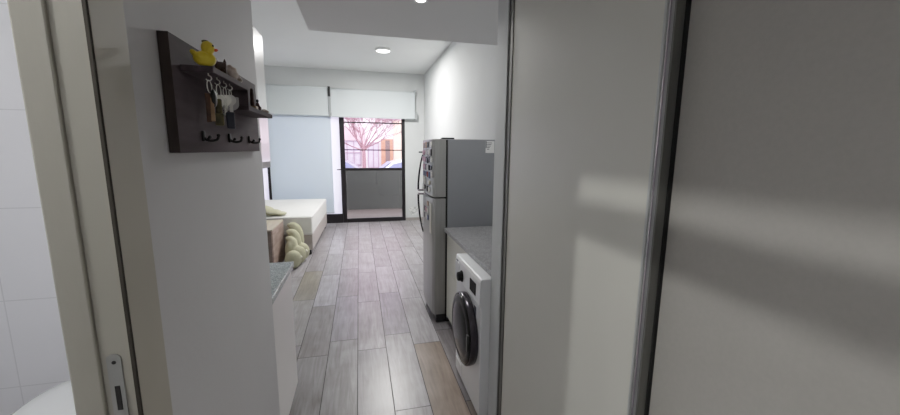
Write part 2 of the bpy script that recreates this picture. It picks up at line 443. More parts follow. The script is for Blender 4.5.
# toilet in the bathroom
t = thing('toilet', 'white toilet with closed domed lid behind the beige door frame', 'toilet', (-1.20, 1.745, 0))
def oval(rx, ry, cy=0, n=40, p=2.3):
    out = []
    for k in range(n):
        a = 2 * PI * k / n; c, s = math.cos(a), math.sin(a)
        out.append((rx * math.copysign(abs(c) ** (2 / p), c), cy + ry * math.copysign(abs(s) ** (2 / p), s)))
    return out
def loft(bm, secs, c, capt=True):
    rings = [[bm.verts.new((c[0] + x * sx, c[1] + oy + y * sy, c[2] + z)) for x, y in oval(1, 1)] for (z, sx, sy, oy) in secs]
    for A, B in zip(rings, rings[1:]):
        for k in range(len(A)): bm.faces.new((A[k], A[(k + 1) % len(A)], B[(k + 1) % len(A)], B[k]))
    bm.faces.new(rings[0][::-1]); bm.faces.new(rings[-1])
c = (-1.20, 1.745, 0)
obj('bowl', BM(loft, [(0, .11, .16, .06), (.05, .105, .155, .06), (.2, .12, .16, .05), (.33, .17, .2, .01), (.385, .185, .215, 0)], c), 'ceramic', t, smooth=True)
obj('seat', BM(loft, [(.387, .188, .22, 0), (.396, .196, .226, 0), (.408, .194, .224, 0)], c), 'ceramic', t, smooth=True)
obj('lid', BM(loft, [(.411, .192, .224, 0), (.418, .200, .230, 0), (.428, .197, .227, 0), (.437, .178, .205, 0), (.445, .13, .15, 0), (.449, .06, .07, 0)], c), 'ceramic', t, smooth=True)

# ------------------------------------------------------------------ windows, door, blinds
d = sroot('door_2', (.31, BACK, 0))
y0, y1 = BACK - .01, BACK + .05
bm = bmesh.new()
box(bm, -.345, -.27, y0, y1, 0, 2.19); box(bm, .855, .925, y0, y1, 0, 2.19)
box(bm, -.27, .855, y0, y1, 0, .083); box(bm, -.27, .855, y0, y1, 2.13, 2.19)
struct('frame', bm, 'blackframe', d, bevel=.004)
struct('middle_rail', BM(box, -.2699, .8549, y0 + .005, y1 - .005, 1.063, 1.118), 'blackframe', d, bevel=.003)
for za, zb in ((2.002, 2.028), (1.466, 1.488)):
    struct('glazing_bar', BM(box, -.2699, .8549, y0 + .01, y1 - .015, za, zb), 'blackframe', d)
for za, zb in ((.083, 1.063), (1.118, 1.466), (1.488, 2.002), (2.028, 2.13)):
    struct('pane', BM(box, -.27, .855, y0 + .028, y0 + .032, za, zb), 'glass', d)
bm = bmesh.new()
tube(bm, [(-.305, y0, 1.088), (-.305, y0 - .05, 1.088)], .011, 12)
tube(bm, [(-.298, y0 - .05, 1.088), (-.36, y0 - .055, 1.088), (-.435, y0 - .05, 1.086)], [.012, .011, .009], 12)
rbox(bm, -.325, -.285, y0 - .008, y0 + .002, 1.0, 1.16, .003)
struct('handle', bm, 'blackmetal', d, smooth=False)

w = sroot('window_1', (-1.3, BACK, 0))
bm = bmesh.new()
box(bm, -2.42, -.346, y0, y1, .0, .187); box(bm, -2.42, -.346, y0, y1, 2.13, 2.19)
box(bm, -2.42, -2.36, y0, y1, .187, 2.13); box(bm, -1.71, -1.652, y0, y1, .187, 2.13); box(bm, -.365, -.346, y0 + .02, y1, .187, 2.13)
struct('frame', bm, 'blackframe', w, bevel=.004)
struct('pane', BM(box, -1.652, -.365, y0 + .028, y0 + .032, .187, 2.13), 'frosted', w)
struct('pane', BM(box, -2.36, -1.71, y0 + .028, y0 + .032, .187, 2.13), 'frosted', w)

def blind(xa, xb, zb, zt, label, yb):
    t = thing('roller_blind', label, 'blind', ((xa + xb) / 2, yb, zb))
    obj('fabric', BM(box, xa, xb, yb, yb + .003, zb + .018, zt - .025), 'blind', t)
    bm = bmesh.new(); tube(bm, [(xa, yb + .025, zt - .025), (xb, yb + .025, zt - .025)], .025, 16); obj('roller_tube', bm, 'blind', t, smooth=True)
    obj('hem_bar', BM(rbox, xa, xb, yb - .004, yb + .007, zb, zb + .018, .003), 'blindhem', t)
    return t
t1 = blind(-1.655, -.55, 2.115, 2.655, 'short white roller blind on the left, over the long white screen', BACK - .10)
t2 = blind(-.497, 1.118, 2.10, 2.64, 'white roller blind lowered over the top of the black glass door', BACK - .10)
bm = bmesh.new(); rbox(bm, -.545, -.502, BACK - .125, BACK - .05, 2.48, 2.665, .006); obj('bracket', bm, 'blackpl', t2, label='black bracket of the blind')
bm = bmesh.new(); rbox(bm, -.545, -.505, BACK - .11, BACK - .06, 2.1, 2.478, .005); obj('end_cover', bm, 'bracket', t2)
bm = bmesh.new(); rbox(bm, 1.12, 1.165, BACK - .11, BACK - .01, 2.09, 2.24, .006); obj('chain_tensioner', bm, 'bracket', t2)
bm = bmesh.new(); rbox(bm, 1.12, 1.14, BACK - .125, BACK - .01, 2.59, 2.67, .006); obj('bracket', bm, 'bracket', t2)
t = thing('screen_blind', 'long white translucent screen blind covering the left window', 'blind', (-1.08, BACK - .06, .2))
obj('fabric', BM(box, -1.652, -.515, BACK - .042, BACK - .039, .232, 2.36), 'screen', t)
obj('hem_bar', BM(rbox, -1.652, -.515, BACK - .047, BACK - .034, .212, .233, .003), 'blindhem', t)

# ------------------------------------------------------------------ lamps (fixtures)
t = thing('ceiling_lamp', 'round white flush ceiling lamp glowing above the room', 'lamp', (.399, 5.95, CEIL))
obj('rim', BM(lathe, [(.112, 0), (.115, -.02), (.108, -.034), (.102, -.034), (.102, 0)], 'z', 40, (.399, 5.95, CEIL)), 'lamprim', t, smooth=True)
obj('diffuser', BM(lathe, [(.1015, -.030), (.08, -.037), (.001, -.040)], 'z', 40, (.399, 5.95, CEIL)), 'lens', t, smooth=True)
t = thing('downlight', 'small recessed spotlight in the lowered hall ceiling', 'lamp', (.394, 2.385, SOF))
obj('trim_ring', BM(lathe, [(.030, -.001), (.034, -.006), (.043, -.005), (.046, 0)], 'z', 36, (.394, 2.385, SOF)), 'lamprim', t, smooth=True)
obj('lens', BM(lathe, [(.030, -.001), (.02, -.003), (.001, -.004)], 'z', 36, (.394, 2.385, SOF)), 'lens', t, smooth=True)
def lamp(name, kind, loc, energy, col=(1, 1, 1), size=.05, rot=(0, 0, 0), **k):
    l = bpy.data.lights.new(name, kind); l.energy = energy; l.color = col
    if kind == 'AREA': l.size = size
    else: l.shadow_soft_size = size
    for a, b in k.items(): setattr(l, a, b)
    o = bpy.data.objects.new(name, l); COL.objects.link(o); o.location = loc; o.rotation_euler = rot; return o
lamp('ceiling_lamp_light', 'AREA', (.399, 5.95, CEIL - .045), 66, (1, .98, .95), .2, shape='DISK', spread=PI)
lamp('downlight_light', 'SPOT', (.394, 2.385, SOF - .01), 34, (1, .99, .96), .06, spot_size=2.5, spot_blend=.55)
lamp('bathroom_light', 'POINT', (-.90, .385, 2.30), 27, (1, 1, .97), .012)

t = thing('downlight', 'added fill spotlight in the hall ceiling behind the viewer', 'lamp', (.15, -.55, SOF))  # unseen lamp, added as fill for the closet doors
obj('trim_ring', BM(lathe, [(.030, -.001), (.034, -.006), (.043, -.005), (.046, 0)], 'z', 36, (.15, -.55, SOF)), 'lamprim', t, smooth=True)
obj('lens', BM(lathe, [(.030, -.001), (.02, -.003), (.001, -.004)], 'z', 36, (.15, -.55, SOF)), 'lens', t, smooth=True)
lamp('downlight_light', 'SPOT', (.15, -.55, SOF - .01), 8, (1, .99, .96), .08, spot_size=2.6, spot_blend=.9)  # light of the added fill lamp

# ------------------------------------------------------------------ closet sliding doors
d = sroot('door_3', (.66, 1.1, 0))
struct('panel', BM(box, .660, .674, .718, 1.556, .02, 2.385), 'cream', d)
struct('lip', BM(box, .653, .676, .7105, .7175, .02, 2.385), 'alulight', d)
struct('handle_stile', BM(box, .6545, .676, .6885, .7105, .02, 2.385), 'alu', d)
struct('stile_ridge', BM(box, .6505, .655, .699, .7015, .02, 2.385), 'chrome', d)
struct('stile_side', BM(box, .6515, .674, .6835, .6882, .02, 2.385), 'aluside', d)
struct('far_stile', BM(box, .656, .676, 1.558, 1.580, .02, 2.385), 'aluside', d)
struct('brush_seal', BM(box, .6745, .6845, .680, .70, .02, 2.385), 'gap', d)
d = sroot('door_4', (.69, .4, 0))
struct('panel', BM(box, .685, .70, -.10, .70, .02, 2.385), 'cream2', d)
struct('handle_stile', BM(box, .683, .703, -.14, -.10, .02, 2.385), 'alu', d)
struct('trim_2', BM(box, .655, .73, -.14, 1.62, 2.386, 2.399), 'alu')
struct('trim_3', BM(box, .655, .73, -.14, 1.62, .0005, .016), 'alu')
struct('trim_4', BM(box, .664, .72, 1.584, 1.621, .017, 2.385), 'softgap')
struct('wall_hall_near', BM(box, .66, 1.2, NEARY, -.145, 0, SOF), 'hallwall')

# ------------------------------------------------------------------ kitchen, left
t = thing('base_cabinet', 'white base cabinet under the grey-green granite worktop on the left', 'cabinet', (-.65, 1.86, 0))
obj('carcass', BM(box, KX + .002, -.425, 1.50, 2.215, .08, .813), 'cabwhite', t)
for ya, yb in ((1.50, 2.215),):
    obj('door', BM(rbox, -.423, -.405, ya, yb, .085, .81, .002), 'cabwhite', t)
obj('toe_kick', BM(box, KX + .05, -.432, 1.51, 2.21, 0, .08), 'kick', t)
o = obj('worktop', BM(rbox, KX + .002, -.39, 1.498, 2.228, .8145, .845, .002), 'granite2', org=(-.65, 1.86, .8145))
tag(o, 'grey-green speckled worktop on the white cabinet at the left', 'worktop')
t = thing('wall_cabinet', 'white wall cabinet with grey bottom trim, high on the left', 'cabinet', (-.78, 2.3, 1.37))
obj('carcass', BM(box, KX + .002, -.668, 1.50, 3.025, 1.40, 2.29), 'cabwhite', t)
for ya, yb in ((1.50, 2.006), (2.01, 2.516), (2.52, 3.027)):
    obj('door', BM(rbox, -.667, -.65, ya, yb, 1.40, 2.29, .002), 'cabgloss', t)
obj('light_rail', BM(box, KX + .01, -.652, 1.50, 3.026, 1.358, 1.399), 'cabgrey', t)

# ------------------------------------------------------------------ key rack
RO = Vector((LX, .810, 1.489)); RT = 0.
rack = thing('key_rack', 'dark laminate key rack with two shelves on the left hall wall', 'key rack', RO, (RT, 0, 0))
RM = Matrix.LocRotScale(RO, Euler((RT, 0, 0)), None)
def rw(x, y, z): return RM @ Vector((x, y, z))        # rack coordinates to the room
obj('back_board', BM(rbox, .0005, .019, 0, .583, 0, .2195, .001, 1), 'darkwood', rack, local=True)
obj('board_edge', BM(box, .0008, .0188, -.0006, .0006, .0008, .2187), 'darkedge', rack, local=True)
obj('shelf', BM(rbox, .0195, .077, .031, .273, .1565, .1685, .001, 1), 'darkwood', rack, local=True, label='upper shelf of the rack')
obj('divider', BM(rbox, .0195, .077, .2615, .2728, .1195, .1563, .001, 1), 'darkwood', rack, local=True)
obj('shelf', BM(rbox, .0195, .077, .2615, .530, .1070, .1190, .001, 1), 'darkwood', rack, local=True, label='lower shelf of the rack')
def hook_bm(y):
    bm = bmesh.new()
    rbox(bm, .0192, .0245, y - .0055, y + .0055, .024, .047, .002)
    for (out, hz, zb, r) in ((.048, .0385, .0265, .0030), (.031, .0345, .0285, .0028)):
        pts = [(.0225, y, zb + .004)]
        for k in range(9):
            a = PI * k / 8
            pts.append((.0245 + (out - .0245) * (k / 8), y, zb + .002 - .003 * math.sin(a)))
        pts += [(out + .0015, y, zb + .005), (out + .0025, y, hz - .003)]
        tube(bm, pts, r, 8); ball(bm, (out + .003, y, hz - .001), r * 1.35, u=10, v=8)
    return bm
for y in (.109, .277, .458):
    obj('double_hook', hook_bm(y), 'blackmetal', rack, local=True, smooth=True)
for y in (.042, .088, .128, .166):
    bm = bmesh.new(); c = (.064, y, .1565)
    tube(bm, [(c[0], y, .1566), (c[0], y, .152)] + [(c[0] + .005 * math.sin(a), y, .147 + .005 * math.cos(a)) for a in [k * .55 for k in range(0, 9)]], .0012, 6)
    obj('small_hook', bm, 'keysteel', rack, local=True, smooth=True)

ZS = .1689; ZL = .1194
# rubber duck
p = rw(.060, .043, ZS)
duck = thing('rubber_duck', 'yellow rubber duck on the top shelf of the key rack', 'duck', p, (0, 0, math.radians(20)))
duck.scale = (.82, .82, .90)
bm = bmesh.new(); ball(bm, (0, 0, .016), (.024, .0175, .0165)); ball(bm, (-.021, 0, .026), (.009, .010, .006), (0, .7, 0)); ball(bm, (.008, 0, .040), .0145)
ball(bm, (-.004, .0155, .02), (.012, .004, .008)); ball(bm, (-.004, -.0155, .02), (.012, .004, .008))
obj('body', bm, 'duck', duck, local=True, remesh=.0016)
bm = bmesh.new(); ball(bm, (.0235, 0, .038), (.006, .0055, .0022)); ball(bm, (.023, 0, .0358), (.0048, .0046, .0018)); obj('beak', bm, 'beak', duck, local=True, smooth=True)
for s in (-1, 1): obj('eye', BM(ball, (.0185, s * .0085, .044), .0024, None, 10, 8), 'eye', duck, local=True, smooth=True)
bm = bmesh.new(); ball(bm, (.004, 0, .0525), (.008, .007, .0035)); obj('head_mark', bm, 'duckmark', duck, local=True, smooth=True)

# dark eared figurine
p = rw(.056, .145, ZS)
t = thing('cat_figurine', 'dark brown block figurine with pointed ears beside the duck', 'figurine', p, (0, 0, math.radians(15)))
bm = bmesh.new(); rbox(bm, -.011, .011, -.009, .009, 0, .030, .003, 2)
obj('body', bm, 'catbrown', t, local=True, smooth=False)
for s in (-1, 1):
    bm = bmesh.new(); lathe(bm, [(.0035, .029), (.0022, .034), (.0004, .038)], 'z', 10, (s * .008, 0, 0)); obj('ear', bm, 'catbrown', t, local=True, smooth=True)
obj('muzzle', BM(ball, (.002, -.009, .012), (.005, .003, .004), None, 12, 8), 'redbrown', t, local=True, smooth=True)
# shells
def shell_bm(r, ribs=9):
    bm = bmesh.new(); n = 28; m = 10; rings = []
    for j in range(m + 1):
        f = j / m; ring = []
        for k in range(n):
            a = 2 * PI * k / n
            rr = math.sin(PI * (f * .93 + .05)) * (1 + .07 * math.cos(a * ribs))
            ring.append(bm.verts.new((r[0] * rr * math.cos(a), r[1] * (f * 2 - 1), max(0, r[2] * (.75 + rr * math.sin(a))))))
        rings.append(ring)
    for A, B in zip(rings, rings[1:]):
        for k in range(n): bm.faces.new((A[k], A[(k + 1) % n], B[(k + 1) % n], B[k]))
    bm.faces.new(rings[0][::-1]); bm.faces.new(rings[-1]); return bm
o = obj('seashell', shell_bm((.019, .024, .021)), 'shell', smooth=True); o.location = rw(.054, .205, ZS); o.rotation_euler = (0, 0, .3)
tag(o, 'pinkish tan ribbed seashell on the upper shelf, next to the dark figurine', 'seashell')
o = obj('seashell', shell_bm((.016, .018, .0125), 7), 'shell2', smooth=True); o.location = rw(.054, .250, ZS); o.rotation_euler = (0, 0, -.2)
tag(o, 'small pale seashell at the far end of the upper shelf', 'seashell')
# lower shelf
t = thing('wooden_figure', 'tall narrow red-brown figure on a tan base on the lower shelf', 'figurine', rw(.052, .400, ZL))
bm = bmesh.new(); rbox(bm, -.012, .012, -.012, .012, 0, .012, .002); obj('base', bm, 'tan', t, local=True)
bm = bmesh.new(); lathe(bm, [(.005, .0115), (.0062, .02), (.0048, .032), (.0055, .045), (.004, .052), (.0048, .056), (.003, .061), (.0005, .062)], 'z', 14); obj('body', bm, 'redbrown', t, local=True, smooth=True)
t = thing('seated_figurine', 'tiny dark seated figurine near the end of the lower shelf', 'figurine', rw(.054, .448, ZL))
bm = bmesh.new(); ball(bm, (0, 0, .008), (.009, .010, .008)); ball(bm, (0, .001, .019), (.006, .0055, .010)); tube(bm, [(.004, 0, .018), (.010, -.004, .012), (.008, -.006, .006)], .0025, 8); obj('body', bm, 'catbrown', t, local=True, remesh=.0012)
obj('head', BM(ball, (0, 0, .0325), (.0045, .0045, .0050)), 'eye', t, local=True, smooth=True)
o = obj('flat_shell', shell_bm((.014, .028, .0075), 5), 'shell2', smooth=True); o.location = rw(.060, .498, ZL)
tag(o, 'flat tan shell lying at the tip of the lower shelf', 'seashell')

# keys
def ring_bm(bm, c, r, th=.0009, tilt=0):
    tube(bm, [(c[0] + r * math.cos(a) * math.sin(tilt), c[1] + r * math.cos(a) * math.cos(tilt), c[2] + r * math.sin(a)) for a in [2 * PI * k / 20 for k in range(20)]], th, 6, closed=True)
def key_bm(L=.052, hw=.011, th=.0022):
    """key in its own plane YZ hanging from z=0"""
    bm = bmesh.new(); pl = []
    for k in range(17):
        a = PI * (1.30 - 1.60 * k / 16) + 0
        pl.append((hw * math.cos(a), -.011 + hw * math.sin(a)))
    s = [(.0035, -.024), (.0035, -L + .003), (0, -L), (-.0035, -L + .003)]
    z = -L + .006
    while z < -.027:
        s += [(-.0022, z), (-.0038, z + .0025)]; z += .005
    s += [(-.0035, -.024)]
    prism(bm, pl[::1] + s, -th / 2, th / 2, 'x'); return bm
def put(o, at, rz=0, ry=0):
    o.location = at; o.rotation_euler = (0, ry, rz)
FACE = math.radians(-62)
def keyring(label, y, group=None):
    return thing('key_ring', label, 'keys', rw(.064, y, .1430), (0, 0, 0))
# bunch nearest the camera
k1 = keyring('key bunch nearest the front with brown leather and black fobs', .042)
bm = bmesh.new(); ring_bm(bm, (0, 0, -.012), .012); obj('split_ring', bm, 'keysteel', k1, local=True, smooth=True)
bm = bmesh.new(); ball(bm, (0, 0, 0), (.006, .014, .018), u=16, v=10); o = obj('fob', bm, 'blackpl', k1, local=True, smooth=True, label='round black fob'); put(o, (.004, .006, -.034), .2)
bm = bmesh.new(); rbox(bm, -.002, .002, -.0045, .0045, -.056, 0, .0018); o = obj('strap', bm, 'leather', k1, local=True, label='brown leather strap'); put(o, (-.002, -.008, -.026), FACE, .03)
bm = bmesh.new(); rbox(bm, -.0018, .0018, -.004, .004, -.046, 0, .0016); o = obj('strap', bm, 'tan', k1, local=True, label='tan strap'); put(o, (.003, -.004, -.034), FACE, -.02)
# middle bunch
k2 = keyring('middle key bunch with olive tag and silver keys', .092)
bm = bmesh.new(); ring_bm(bm, (0, 0, -.013), .013); ring_bm(bm, (.002, .003, -.034), .008, .0008, .8); obj('split_ring', bm, 'keysteel', k2, local=True, smooth=True)
for (dx, dy, dz, rz, ry) in ((.002, -.003, -.022, -.5, .12), (-.003, .004, -.024, -1.0, -.1), (.004, .006, -.020, -.2, .2)):
    o = obj('key', key_bm(), 'keysteel', k2, local=True); put(o, (dx, dy, dz), rz, ry)
bm = bmesh.new(); rbox(bm, -.003, .003, -.0085, .0085, -.026, 0, .003); o = obj('tag', bm, 'tagolive', k2, local=True, label='olive tag'); put(o, (.001, -.010, -.060), FACE, .1)
bm = bmesh.new(); rbox(bm, -.003, .003, -.006, .006, -.044, 0, .0025); o = obj('strap', bm, 'tagolive', k2, local=True, label='olive strap'); put(o, (0, -.006, -.030), FACE, .08)
k3 = keyring('dark blue key fob hanging low from a chain under the upper shelf', .130)
bm = bmesh.new(); ring_bm(bm, (0, 0, -.010), .010)
for q in range(7): ring_bm(bm, (0, -.001 * q, -.022 - .005 * q), .0032, .0007, q % 2 * 1.5)
obj('chain', bm, 'keysteel', k3, local=True, smooth=True)
bm = bmesh.new(); rbox(bm, -.004, .004, -.0085, .0085, -.038, 0, .0035, 3); o = obj('fob', bm, 'fobblue', k3, local=True, label='dark blue fob'); put(o, (.004, .010, -.052), FACE, -.08)
o = obj('key', key_bm(.045), 'keysteel', k3, local=True); put(o, (.003, .004, -.016), -.6, .25)
k4 = keyring('single silver key hanging in front of a white rounded tag', .166)
bm = bmesh.new(); ring_bm(bm, (0, 0, -.008), .008); obj('split_ring', bm, 'keysteel', k4, local=True, smooth=True)
o = obj('key', key_bm(.055, .0115), 'keysteel', k4, local=True, label='silver key'); put(o, (.001, -.004, -.012), FACE, 0)
bm = bmesh.new(); pl = [(-.019, -.002), (.019, -.002)] + [(.019 * math.cos(a), -.018 - .016 * math.sin(a)) for a in [PI * k / 14 for k in range(15)]]
prism(bm, pl, -.002, .002, 'x'); o = obj('tag', bm, 'whitetag', k4, local=True, bevel=.001, label='white rounded tag'); put(o, (-.006, .012, -.012), FACE)

# ------------------------------------------------------------------ right kitchen: counter, washer, fridge
o = obj('worktop', BM(rbox, .672, RX - .002, 1.754, 2.915, .824, .855, .002), 'granite', org=(.98, 2.35, .824))
tag(o, 'grey speckled granite worktop between the fridge and the closet, on the right', 'worktop')
t = thing('base_cabinet', 'narrow cream base cabinet between washing machine and fridge', 'cabinet', (.98, 2.6, 0))
obj('carcass', BM(box, .712, RX - .01, 2.30, 2.905, .08, .823), 'cream', t)
obj('door', BM(rbox, .694, .711, 2.302, 2.904, .50, .818, .002), 'cream', t)
obj('door', BM(rbox, .694, .711, 2.302, 2.904, .085, .495, .002), 'cream', t)
obj('toe_kick', BM(box, .75, RX - .02, 2.31, 2.89, 0, .08), 'kick', t)

wm = thing('washing_machine', 'white front-loading washing machine with round black door under the worktop', 'washing machine', (.88, 1.98, 0))
WX = .605; wy0, wy1 = 1.755, 2.265; wc = 1.995
bm = bmesh.new(); rbox(bm, WX + .004, 1.14, wy0, wy1, .012, .822, .006, 3); obj('body', bm, 'washer', wm)
bm = bmesh.new(); prism(bm, [(WX + .008, .665), (WX - .006, .67), (WX - .003, .80), (WX + .003, .8205), (WX + .05, .8225), (WX + .05, .665)], wy0 + .001, wy1 - .001, 'y')
panel = obj('control_panel', bm, 'washer', wm, bevel=.004)
bm = bmesh.new(); rbox(bm, WX - .0085, WX - .003, 2.165, 2.255, .690, .785, .003); obj('detergent_drawer', bm, 'washgrey', wm)
bm = bmesh.new(); lathe(bm, [(.037, WX - .004), (.036, WX - .010), (.030, WX - .012), (.028, WX - .030), (.026, WX - .033), (.001, WX - .034)], 'x', 32, (0, 2.105, .722)); obj('knob', bm, 'mattblack', wm, smooth=True)
bm = bmesh.new(); rbox(bm, WX - .0085, WX - .003, 1.825, 1.93, .705, .775, .002); obj('display', bm, 'mattblack', wm)
bm = bmesh.new()
for q in range(4): lathe(bm, [(.006, WX - .005), (.006, WX - .009), (.001, WX - .0095)], 'x', 12, (0, 2.25 - .0, .735 + .0 + q * .018)) if False else None
for q in range(5): rbox(bm, WX - .0078, WX - .004, 1.80 + q * .030, 1.815 + q * .030, .683, .689, .001, 1)
obj('button', bm, 'washgrey', wm)
bm = bmesh.new()
for q, (w_, h_) in enumerate(((.012, .014), (.008, .014), (.010, .014))): box(bm, WX - .0072, WX - .004, 2.225 - q * .014, 2.225 - q * .014 + w_ * .7, .790, .798)
obj('logo', bm, 'ink', wm)
dz = .436
door = obj('door', BM(lathe, [(.213, WX + .003), (.216, WX - .014), (.215, WX - .034), (.211, WX - .039), (.207, WX - .039), (.205, WX - .034)], 'x', 64, (0, wc, dz)), 'doorring', wm, smooth=True, label='chrome outer ring of the door')
obj('glass', BM(lathe, [(.2065, WX - .034), (.201, WX - .043), (.175, WX - .050), (.165, WX - .046), (.155, WX - .050), (.12, WX - .058), (.05, WX - .062), (.001, WX - .062)], 'x', 64, (0, wc, dz)), 'blackglass', door, smooth=True)
bm = bmesh.new(); rbox(bm, WX - .056, WX - .036, wc - .195, wc - .168, dz - .05, dz + .05, .006); obj('handle', bm, 'blackpl', door)
bm = bmesh.new(); rbox(bm, WX + .001, WX + .005, 1.835, 1.868, .57, .632, .001); obj('sticker', bm, 'ink', wm)
bm = bmesh.new(); rbox(bm, WX - .001, WX + .006, 2.12, 2.24, .03, .11, .003); obj('filter_cover', bm, 'washer', wm)
for yy in (1.80, 2.22):
    for xx in (.67, 1.08):
        bm = bmesh.new(); lathe(bm, [(.022, 0), (.024, .006), (.016, .014)], 'z', 16, (xx, yy, 0)); obj('foot', bm, 'blackpl', wm, smooth=True)

fr = thing('refrigerator', 'tall grey two-door refrigerator at the end of the granite worktop', 'refrigerator', (.96, 3.19, 0))
fy0, fy1 = 2.93, 3.46; FT = 1.584
bm = bmesh.new(); rbox(bm, .703, 1.24, fy0, fy1, .045, FT, .006, 2); obj('body', bm, 'fridgeside', fr)
obj('gasket', BM(box, .688, .7025, fy0 + .008, fy1 - .008, .06, FT - .006), 'gap', fr)
def fdoor(za, zb):
    bm = bmesh.new(); pl = [(.6875, fy0 + .001)]
    n = 14
    for k in range(n + 1):
        u = k / n; y = fy0 + .001 + (fy1 - fy0 - .002) * u
        b = .010 * (1 - (2 * u - 1) ** 2)
        e = .012 * max(0, 1 - min(u, 1 - u) * 14) ** 2
        pl.append((.583 - b + e, y))
    pl.append((.6875, fy1 - .001))
    prism(bm, pl, za, zb, 'z'); return bm
SPL = 1.103
du = obj('door', fdoor(SPL + .008, FT), 'fridgedoor', fr, bevel=.004, label='upper door of the fridge')
dl = obj('door', fdoor(.085, SPL - .004), 'fridgedoor', fr, bevel=.004, label='lower door of the fridge')
def bow(z_door, z_mount, y=3.40, out=.046):
    bm = bmesh.new(); pts = []
    for k in range(15):
        u = k / 14; pts.append((.577 - out * math.sin(u * PI / 2) ** .8, y, z_door + (z_mount - z_door) * u))
    tube(bm, pts, [.007 + .003 * k / 14 for k in range(15)], 10); return bm
obj('handle', bow(1.455, 1.128), 'handle', du, smooth=True); obj('handle', bow(.72, 1.082), 'handle', dl, smooth=True)
bm = bmesh.new(); rbox(bm, .528, .578, 3.385, 3.415, 1.114, 1.132, .004); obj('handle_mount', bm, 'chrome', du)
bm = bmesh.new(); rbox(bm, .528, .578, 3.385, 3.415, 1.078, 1.096, .004); obj('handle_mount', bm, 'chrome', dl)
bm = bmesh.new(); rbox(bm, .655, .76, fy0 + .01, fy0 + .07, FT + .0005, FT + .012, .004); obj('hinge_cover', bm, 'handle', fr)
for xx in (.72, 1.18):
    for yy in (fy0 + .05, fy1 - .05):
        obj('foot', BM(lathe, [(.026, 0), (.026, .03), (.018, .044)], 'z', 16, (xx, yy, 0)), 'blackpl', fr)
obj('plinth', BM(rbox, .61, .69, fy0 + .006, fy1 - .006, .012, .083, .006), 'blackpl', fr)
o = obj('energy_label', BM(box, 1.025, 1.10, fy0 - .0012, fy0 - .0002, 1.475, 1.572), 'label', fr, label='white printed label')
bm = bmesh.new()
for q in range(5): box(bm, 1.036, 1.08 - .006 * q, fy0 - .0017, fy0 - .0011, 1.555 - q * .013, 1.560 - q * .013)
box(bm, 1.026, 1.033, fy0 - .0017, fy0 - .0011, 1.515, 1.570)
obj('print', bm, 'ink', o)

# magnets on the upper door
def door_x(y):
    u = (y - fy0) / (fy1 - fy0); return .583 - .010 * (1 - (2 * u - 1) ** 2)
magcols = [('white', rgb(232, 230, 224)), ('black', rgb(26, 24, 26)), ('pink', rgb(206, 158, 172)), ('red', rgb(150, 58, 52)), ('tan', rgb(190, 160, 140)),
           ('blue', rgb(96, 104, 140)), ('cream', rgb(222, 214, 196))]
magm = {n: pmat(n + '_magnet', c, .4, col2=tuple(v * .6 for v in c), scale=90) for n, c in magcols}
magink = M['ink']
def magnet(y, z, w, h, th, col, shape):
    x = door_x(y) - .001
    bm = bmesh.new()
    if shape == 'round': lathe(bm, [(w / 2, x), (w / 2, x - th), (w / 2 * .8, x - th * 1.15)], 'x', 20, (0, y, z))
    elif shape == 'heart':
        pl = [(y + w / 2 * .95 * math.sin(a) ** 3, z + h / 2 * (.81 * math.cos(a) - .31 * math.cos(2 * a) - .125 * math.cos(3 * a))) for a in [2 * PI * k / 28 for k in range(28)]]
        prism(bm, pl, x - th, x, 'x')
    else: rbox(bm, x - th, x, y - w / 2, y + w / 2, z - h / 2, z + h / 2, min(.003, th * .4), 1)
    o = obj('fridge_magnet', bm, magm[col], org=(x, y, z))
    return o
cells = [(r, c) for r in range(7) for c in range(6)]
rownames = ['lowest', 'second lowest', 'third lowest', 'middle', 'third highest', 'second highest', 'top']
colnames = ['nearest the fridge side', 'second from the fridge side', 'just short of the middle', 'just past the middle', 'second from the handle side', 'next to the handle side']
seq = ['white', 'black', 'white', 'black', 'cream', 'black', 'white', 'red', 'black', 'white', 'black', 'tan', 'white', 'black', 'white', 'blue']
qi = 0
for r, c in cells:
    qi += 1
    if (r * 5 + c * 3) % 11 == 0 or (r < 2 and c in (0, 3)): continue
    y = 2.985 + c * .068 + random.uniform(-.010, .010); z = 1.165 + r * .062 + random.uniform(-.005, .005)
    col = seq[(r * 5 + c * 7 + qi) % len(seq)]
    if c >= 4 and 3 <= r <= 5: col = 'pink'
    if c == 0: col = 'black' if r % 2 else 'white'
    sh = ('square', 'round', 'square', 'heart', 'square')[(r + 2 * c) % 5]
    w_, h_ = random.uniform(.042, .058), random.uniform(.040, .056)
    if sh == 'round': w_ = h_ = .05
    o = magnet(y, z, w_, h_, random.uniform(.006, .014), col, sh)
    shp = {'square': 'rectangular', 'round': 'round', 'heart': 'heart-shaped'}[sh]
    tag(o, f'small {col} {shp} magnet, {rownames[r]} row on the fridge door, {colnames[c]}', 'magnet', 'magnets on the fridge door')
bm = bmesh.new(); x = door_x(3.40)
prism(bm, [(x - .001, 3.375), (x - .028, 3.385), (x - .042, 3.40), (x - .028, 3.415), (x - .001, 3.425)], 1.468, 1.480, 'z')
o = obj('hook_magnet', bm, 'blackpl', org=(x, 3.40, 1.47)); tag(o, 'dark pointed magnet sticking out beyond the top door handle', 'magnet')
bm = bmesh.new(); rbox(bm, door_x(3.02) - .004, door_x(3.02) - .0012, 2.985, 3.055, .79, 1.05, .001, 1)
o = obj('paper_sheet', bm, 'paper', org=(door_x(3.02), 3.02, .79)); tag(o, 'long white paper strip held on the lower fridge door', 'paper')
